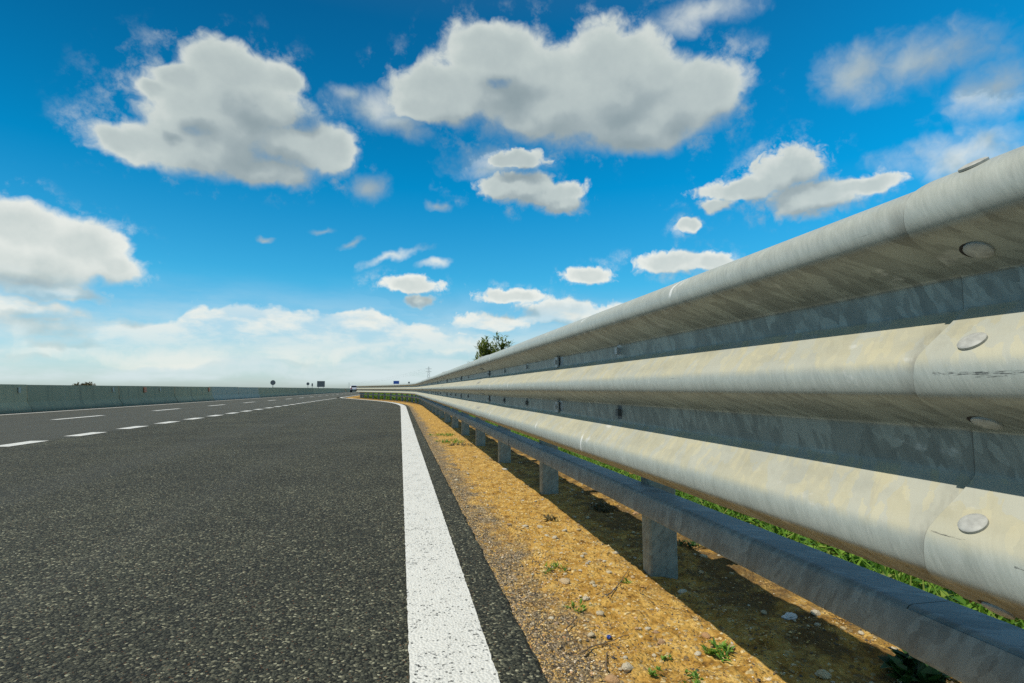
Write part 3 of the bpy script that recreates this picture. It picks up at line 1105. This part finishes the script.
def stone(x, Y, r, label, group=None, me=None, m=None):
    o = bpy.data.objects.new('stone', me or random.choice(SM))
    o.location = (x, Y, ground_z(x, Y) + r * .18)
    o.scale = (r, r, r)
    o.rotation_euler = (random.uniform(-.2, .2), random.uniform(-.2, .2), random.uniform(0, 2 * PI))
    COL.objects.link(o)
    return tag(o, label, 'stone', group)


for px, py, r, lb in (
        (683, 589, .021, 'pale flat stone in the shadow edge just below the nearest post'),
        (627, 672, .022, 'largest pale flat stone at the bottom edge of the sunlit dirt'),
        (565, 583, .024, 'brownish round stone among the grey grit left of the nearest post'),
        (600, 613, .016, 'tan stone right of the small grassy weed'),
        (586, 601, .017, 'reddish orange stone above the small grassy weed'),
        (613, 681, .020, 'pale stone half cut off by the bottom of the picture'),
        (648, 628, .013, 'cream stone on the open sunlit dirt right of the blue scrap'),
        (592, 586, .014, 'white stone on the dirt in line with the nearest post foot'),
        (525, 528, .020, 'pale stone beside the grey grit, level with the second post'),
        (505, 470, .030, 'pale flat stone on the sunlit dirt far along the strip'),
        (540, 528, .018, 'yellowish stone on the sunlit dirt left of the second post')):
    x, Y = at_z(px, py, -.04)
    stone(x, Y, r, lb)
placed = 0
while placed < 285:
    Y = 1.3 + 5.5 * random.random() ** 1.5
    u = .06 + 1.2 * random.random()
    x = x_edge(Y) + u
    r = min(.022, .0055 + random.expovariate(1 / .0044))
    if x > 1.7 or mn.noise((x * 3, Y * 3, 9)) < -.25: continue
    stone(x, Y, r, 'small pebble lying loose on the dirt verge', 'pebbles scattered over the dirt verge')
    placed += 1

# white crumbled lump in the shade
lump = bpy.data.objects.new('stone', stone_mesh(23, 3))
lump.data.materials.clear(); lump.data.materials.append(M['plaster'])
for q in lump.data.vertices: q.co *= 1 + .35 * mn.noise(q.co * 4.5)
x, Y = at_z(790, 613, -.04)
lump.location = (x, Y, ground_z(x, Y) + .008); lump.scale = (.026, .018, .022)
COL.objects.link(lump)
tag(lump, 'white crumbly lump lying in the shade under the lower rail', 'stone')
# blue scrap
bl = bpy.data.objects.new('plastic_scrap', stone_mesh(31, 2))
bl.data.materials.clear(); bl.data.materials.append(M['blue'])
x, Y = at_z(609, 637, -.04)
bl.location = (x, Y, ground_z(x, Y) + .005); bl.scale = (.0105, .0105, .0105)
COL.objects.link(bl)
tag(bl, 'small round bright blue scrap lying on the yellow dirt', 'scrap')


def twig(pts, lb, r=.0028):
    P = []
    for px, py in pts:
        x, Y = at_z(px, py, -.035)
        P.append(Vector((x, Y, ground_z(x, Y) + .008)))
    o0 = P[0].copy()
    b = MB()
    Q = []
    for a, c in zip(P[:-1], P[1:]):
        for i in range(4):
            q = a.lerp(c, i / 4)
            Q.append(q - o0 + Vector((random.uniform(-.003, .003), random.uniform(-.003, .003), random.uniform(0, .004))))
    Q.append(P[-1] - o0)
    b.tube(Q, [r * (1 - .6 * i / len(Q)) for i in range(len(Q))], 5)
    b.tube([Q[len(Q) // 2], Q[len(Q) // 2] + Vector((.012, .02, .008))], [r * .7, r * .3], 4)
    tag(b.build('twig', M['twig'], loc=tuple(o0)), lb, 'twig')


twig([(582, 656), (592, 646), (608, 641), (629, 634)], 'dry brown twig lying just beside the blue scrap')
twig([(566, 632), (572, 624), (577, 616)], 'short dry twig left of the small grassy weed')
twig([(607, 600), (612, 592), (622, 580), (628, 571)], 'thin dry twig on the dirt pointing at the nearest post foot')
twig([(607, 673), (606, 660), (607, 652)], 'short thin twig above the pale stones at the bottom')

# loose grit: nobody could count it
b = MB()
ico = [(0, 0, .8), (.9, 0, .1), (.28, .85, .1), (-.72, .53, .1), (-.72, -.53, .1), (.28, -.85, .1)]
icf = [(0, 1, 2), (0, 2, 3), (0, 3, 4), (0, 4, 5), (0, 5, 1)]
for i in range(34000):
    Y = 1.25 + 8.5 * random.random() ** 2.0
    near = random.random() < .5
    u = (random.random() ** 1.5 * .33 if near else random.random() * 1.25) - .004
    x = x_edge(Y) + u
    if x > 1.75: continue
    if u > .25 and mn.noise((x * 5, Y * 5, 11)) < -.15: continue
    r = random.uniform(.0016, .0044) * (1 if random.random() < .86 else 1.7)
    z = ground_z(x, Y)
    a = random.uniform(0, 2 * PI)
    ca, sa = math.cos(a) * r, math.sin(a) * r
    jit = [random.uniform(.7, 1.25) for _ in ico]
    b.add([(x + (p[0] * ca - p[1] * sa) * j, Y + (p[0] * sa + p[1] * ca) * j, z + p[2] * r * j) for p, j in zip(ico, jit)], icf)
tag(b.build('gravel', M['grit']), 'fine loose grit and gravel strewn over the dirt verge', 'gravel', kind='stuff')

# ------------------------------------------------------------------ sun and sky
TO_SUN = Vector((-.56, -.12, 1.0)).normalized()
EL = math.asin(TO_SUN.z)
AZ = math.atan2(TO_SUN.x, TO_SUN.y)
sl = bpy.data.lights.new('sun', 'SUN')
sl.energy, sl.angle, sl.color = 4.3, math.radians(.5), (1.0, .955, .87)
so = bpy.data.objects.new('sun', sl)
so.rotation_euler = TO_SUN.to_track_quat('Z', 'Y').to_euler()
so.location = (-20, 5, 40)
COL.objects.link(so)

wd = bpy.data.worlds.new('World')
C.world = wd
wd.use_nodes = True
wd.cycles.sampling_method = 'NONE'      # an even sky without a disc needs no importance map
wt = wd.node_tree
wt.nodes.clear()
t = NT(wt)
out = t.n('ShaderNodeOutputWorld')


def azel(px, py):
    d = ray(px, py)
    l = math.sqrt(sum(q * q for q in d))
    return math.atan2(d[0], d[1]), math.asin(d[2] / l)


def blob(px, py, rx, ry, rot=0):
    a, e = azel(px, py)
    ra = abs(azel(px + 5, py)[0] - azel(px - 5, py)[0]) / 10 * rx
    re = abs(azel(px, py + 5)[1] - azel(px, py - 5)[1]) / 10 * ry
    return a, e, ra, re, rot


CLOUDS = [
    (240, 76, 66, 36), (186, 82, 38, 20), (160, 92, 24, 12), (280, 80, 26, 22), (222, 118, 92, 44), (262, 116, 46, 30), (132, 140, 52, 22), (205, 150, 96, 30), (290, 150, 62, 30), (328, 152, 36, 30), (262, 172, 70, 18),
    (498, 54, 58, 38), (455, 92, 68, 34), (540, 80, 60, 40), (602, 68, 72, 44), (560, 108, 110, 42), (640, 130, 78, 28), (704, 94, 50, 38), (668, 112, 60, 36), (430, 112, 44, 18), (500, 96, 44, 30), (655, 84, 40, 30), (618, 100, 60, 40),
    (15, 232, 88, 36), (80, 248, 60, 34), (20, 270, 105, 28), (112, 266, 40, 18), (50, 288, 90, 12),
    (50, 322, 120, 26), (20, 304, 70, 14), (150, 338, 120, 26), (215, 322, 50, 14), (272, 322, 66, 18), (300, 342, 120, 24), (358, 326, 44, 16), (405, 334, 48, 15), (110, 352, 160, 20), (460, 344, 60, 12),
]
SMALL = [
    (545, 194, 50, 18), (500, 186, 28, 18), (515, 158, 36, 12), (566, 206, 26, 12), (528, 190, 56, 18), (520, 180, 40, 14),
    (408, 283, 38, 11), (416, 299, 20, 9),
    (788, 172, 46, 28), (745, 190, 54, 16), (810, 196, 66, 24), (862, 184, 44, 12), (690, 225, 17, 10), (716, 206, 20, 8),
    (586, 276, 32, 11), (672, 262, 42, 15), (712, 264, 30, 12),
    (495, 322, 50, 13), (560, 314, 50, 18), (612, 322, 56, 20), (515, 296, 40, 9),
]
SMALL = [blob(*c) for c in SMALL]
CLOUDS = [blob(*c) for c in CLOUDS]
WISPS = [blob(*c) for c in [
    (395, 257, 38, 5, -.32), (358, 243, 20, 5, -.3), (324, 229, 18, 5, -.2), (434, 262, 15, 5, -.15), (434, 206, 13, 7),
    (930, 62, 112, 34), (990, 92, 60, 36), (860, 66, 55, 26), (960, 150, 90, 26), (372, 190, 22, 16), (378, 110, 60, 24), (348, 98, 26, 14), (405, 126, 40, 16), (500, 160, 60, 22), (700, 20, 60, 22), (460, 352, 90, 16), (250, 364, 240, 18), (60, 350, 130, 24), (160, 358, 200, 24), (350, 352, 120, 20), (470, 345, 70, 16), (262, 239, 10, 4), (300, 372, 330, 16)]]


def field_group(name, blobs, amp, k, sc=13.0, wa=1.0, fill=.32):
    g = bpy.data.node_groups.new(name, 'ShaderNodeTree')
    g.interface.new_socket('Vector', in_out='INPUT', socket_type='NodeSocketVector')
    g.interface.new_socket('Density', in_out='OUTPUT', socket_type='NodeSocketFloat')
    g.interface.new_socket('Smooth', in_out='OUTPUT', socket_type='NodeSocketFloat')
    q = NT(g)
    gi, go = q.n('NodeGroupInput'), q.n('NodeGroupOutput')
    d = gi.outputs[0]
    s = q.n('ShaderNodeSeparateXYZ', {0: d})
    az = q.math('ARCTAN2', s.outputs[0], s.outputs[1])
    el = q.math('ARCSINE', s.outputs[2])
    P = q.n('ShaderNodeCombineXYZ', {0: az, 1: el, 2: 0.0}).outputs[0]
    w1 = q.vmath('SUBTRACT', q.noise(d, 7.5, 2, .5, out='Color'), (.5, .5, .5))
    w2 = q.vmath('SUBTRACT', q.noise(d, 26, 3, .55, out='Color'), (.5, .5, .5))
    P = q.vmath('ADD', P, q.vmath('ADD', q.vmath('MULTIPLY', w1, (.07 * wa, .045 * wa, 0)), q.vmath('MULTIPLY', w2, (.034, .026, 0))))
    cur = None
    for a, e, ra, re, rot in blobs:
        if rot:
            v = q.vmath('SUBTRACT', P, (a, e, 0))
            v = q.n('ShaderNodeVectorRotate', {'Vector': v, 'Angle': rot}, rotation_type='Z_AXIS').outputs[0]
            v = q.vmath('MULTIPLY', v, (1 / ra, 1 / re, 0))
        else:
            v = q.vmath('MULTIPLY_ADD', P, (1 / ra, 1 / re, 0), (-a / ra, -e / re, 0))
        L = q.vmath('LENGTH', v)
        cur = L if cur is None else q.math('SMOOTH_MIN', cur, L, k)
    inv = q.math('SUBTRACT', 1.0, cur)
    inv = q.math('ADD', inv, q.math('MULTIPLY', q.step(inv, .15, .85), fill))
    dv = q.vmath('ADD', d, q.vmath('SCALE', w2, scale=.05))
    vn = q.n('ShaderNodeTexVoronoi', {'Vector': dv, 'Scale': sc * 1.15, 'Detail': 2.0, 'Roughness': .55, 'Lacunarity': 2.3}, feature='F1', normalize=True)
    puff = q.math('SUBTRACT', 1.0, q.math('MULTIPLY', vn.outputs['Distance'], 1.6))
    fb = q.math('ADD', q.math('MULTIPLY', q.noise(dv, sc, 9, .62), .66), q.math('MULTIPLY', puff, .34))
    den = q.math('ADD', inv, q.math('MULTIPLY', q.math('SUBTRACT', fb, .5), amp))
    g.links.new(den, go.inputs[0])
    fl = q.noise(d, sc, 3, .5)
    low = q.math('ADD', inv, q.math('MULTIPLY', q.math('SUBTRACT', fl, .5), amp * .7))
    g.links.new(low, go.inputs[1])
    return g


G1 = field_group('cumulus_field', CLOUDS, 1.55, .42)
G3 = field_group('small_cumulus_field', SMALL, 1.7, .30, 30.0, .5)
G2 = field_group('wisp_field', WISPS, 2.2, .2, fill=0.0)
D = t.n('ShaderNodeTexCoord').outputs['Generated']
sep = t.n('ShaderNodeSeparateXYZ', {0: D})
z = sep.outputs[2]


def field(g, vec, out=0):
    nd = t.n('ShaderNodeGroup', node_tree=g)
    wt.links.new(vec, nd.inputs[0])
    return nd.outputs[out] if out is not None else nd.outputs


d0, s0 = field(G1, D, None)[:2]
e0, t0_ = field(G3, D, None)[:2]
dw = field(G2, D)
s1 = field(G1, t.vmath('NORMALIZE', t.vmath('ADD', D, (-.03, .0, .075))), 1)
t1_ = field(G3, t.vmath('NORMALIZE', t.vmath('ADD', D, (-.012, .0, .03))), 1)
small = t.step(t.math('SUBTRACT', e0, d0), -.25, .25)
d0 = t.math('MAXIMUM', d0, e0)
pick = lambda a, b: t.math('ADD', a, t.math('MULTIPLY', small, t.math('SUBTRACT', b, a)))
s0, s1 = pick(s0, t0_), pick(s1, t1_)
fade = t.step(z, -.002, .02)
lit = t.step(t.math('SUBTRACT', s0, s1), -.55, .65)
soft = t.math('SUBTRACT', 1.0, t.math('MULTIPLY', lit, .55))
brk = t.math('ADD', .42, t.math('MULTIPLY', t.step(t.noise(t.vmath('MULTIPLY', D, (9, 9, 24)), 1.0, 8, .6), .38, .60), .58))
brk = t.math('ADD', 1.0, t.math('MULTIPLY', t.step(z, .17, .10), t.math('SUBTRACT', brk, 1.0)))
a0 = t.step(t.math('DIVIDE', t.math('ADD', d0, .06), soft), .02, .92)
scud = t.math('MULTIPLY', t.step(d0, -.75, .15), t.math('MULTIPLY', t.step(t.noise(D, 19, 9, .64), .50, .74), .55))
aw = t.math('MULTIPLY', t.step(dw, -.15, 1.2), .80)
# layered pale haze and thin cloud low over the horizon
lowv = t.math('MULTIPLY', t.step(z, .20, .0), t.math('ADD', .30, t.math('MULTIPLY', t.step(t.noise(t.vmath('MULTIPLY', D, (5, 5, 22)), 1.0, 8, .62), .34, .62), .65)))
alpha = t.math('MAXIMUM', t.math('MAXIMUM', t.math('MULTIPLY', t.math('MULTIPLY', a0, brk), t.math('ADD', .34, t.math('MULTIPLY', t.step(z, .025, .125), .62))), scud), t.math('MAXIMUM', aw, lowv))
# unseen broken cloud, added overhead, behind and to the sides to whiten fill light
vdot = t.vmath('DOT_PRODUCT', D, tuple(Vector((math.sin(YAW), math.cos(YAW), .18)).normalized()))
cover = t.math('MULTIPLY', t.step(vdot, .66, .45), t.step(t.noise(D, 3.2, 9, .6), .42, .64))
alpha = t.math('MAXIMUM', alpha, t.math('MULTIPLY', cover, .62))
# cloud tone: thin rims and sun-facing tops bright, thick bases grey
thick = t.step(s0, -.1, 1.0)
tone = t.math('ADD', t.math('MULTIPLY', lit, .54), t.math('MULTIPLY', t.math('SUBTRACT', 1.0, thick), .28))
tone = t.math('ADD', tone, t.math('MULTIPLY', t.math('SUBTRACT', t.noise(D, 34, 6, .6), .5), .22))
tone = t.math('ADD', tone, t.math('MULTIPLY', t.step(z, .45, .05), .34))
tone = t.math('ADD', tone, t.math('MULTIPLY', t.step(z, .16, .05), .35), clamp=True)
ccol = t.ramp(tone, [(0, (.28, .35, .37)), (.35, (.38, .45, .46)), (.65, (.54, .61, .59)), (1, (.86, .88, .82))])
ccol = t.mix(t.math('MULTIPLY', t.math('SUBTRACT', 1.0, a0), t.step(z, .24, .06)), ccol, (.68, .79, .81))
sky = t.n('ShaderNodeTexSky', sky_type='NISHITA')
sky.sun_disc = False
sky.sun_elevation = EL
sky.sun_rotation = -AZ
sky.altitude = 50
sky.air_density, sky.dust_density, sky.ozone_density = 1.0, .6, 3.0
tint = t.ramp(z, [(0, (1.05, 1.25, 1.45)), (.06, (.80, 1.2, 1.36)), (.18, (.24, 1.22, 1.42)), (.34, (.01, 1.06, 1.38)), (.56, (.02, .70, .98)), (.75, (.36, .55, .60)), (1, (.50, .56, .56))])
skc = t.mix(1.0, sky.outputs[0], tint, 'MULTIPLY')
bg1 = t.n('ShaderNodeBackground', {'Color': skc, 'Strength': .10})
bg2 = t.n('ShaderNodeBackground', {'Color': ccol, 'Strength': 1.0})
mx = t.n('ShaderNodeMixShader', {0: t.math('MULTIPLY', alpha, fade), 1: bg1.outputs[0], 2: bg2.outputs[0]})
wt.links.new(mx.outputs[0], out.inputs[0])

# ------------------------------------------------------------------ render settings
C.render.engine = 'CYCLES'
C.view_settings.view_transform = 'Standard'
C.view_settings.look = 'None'
C.view_settings.exposure = 0.0
C.view_settings.gamma = 1.0
C.cycles.max_bounces = 6
C.render.film_transparent = False
C.cycles.use_denoising = False
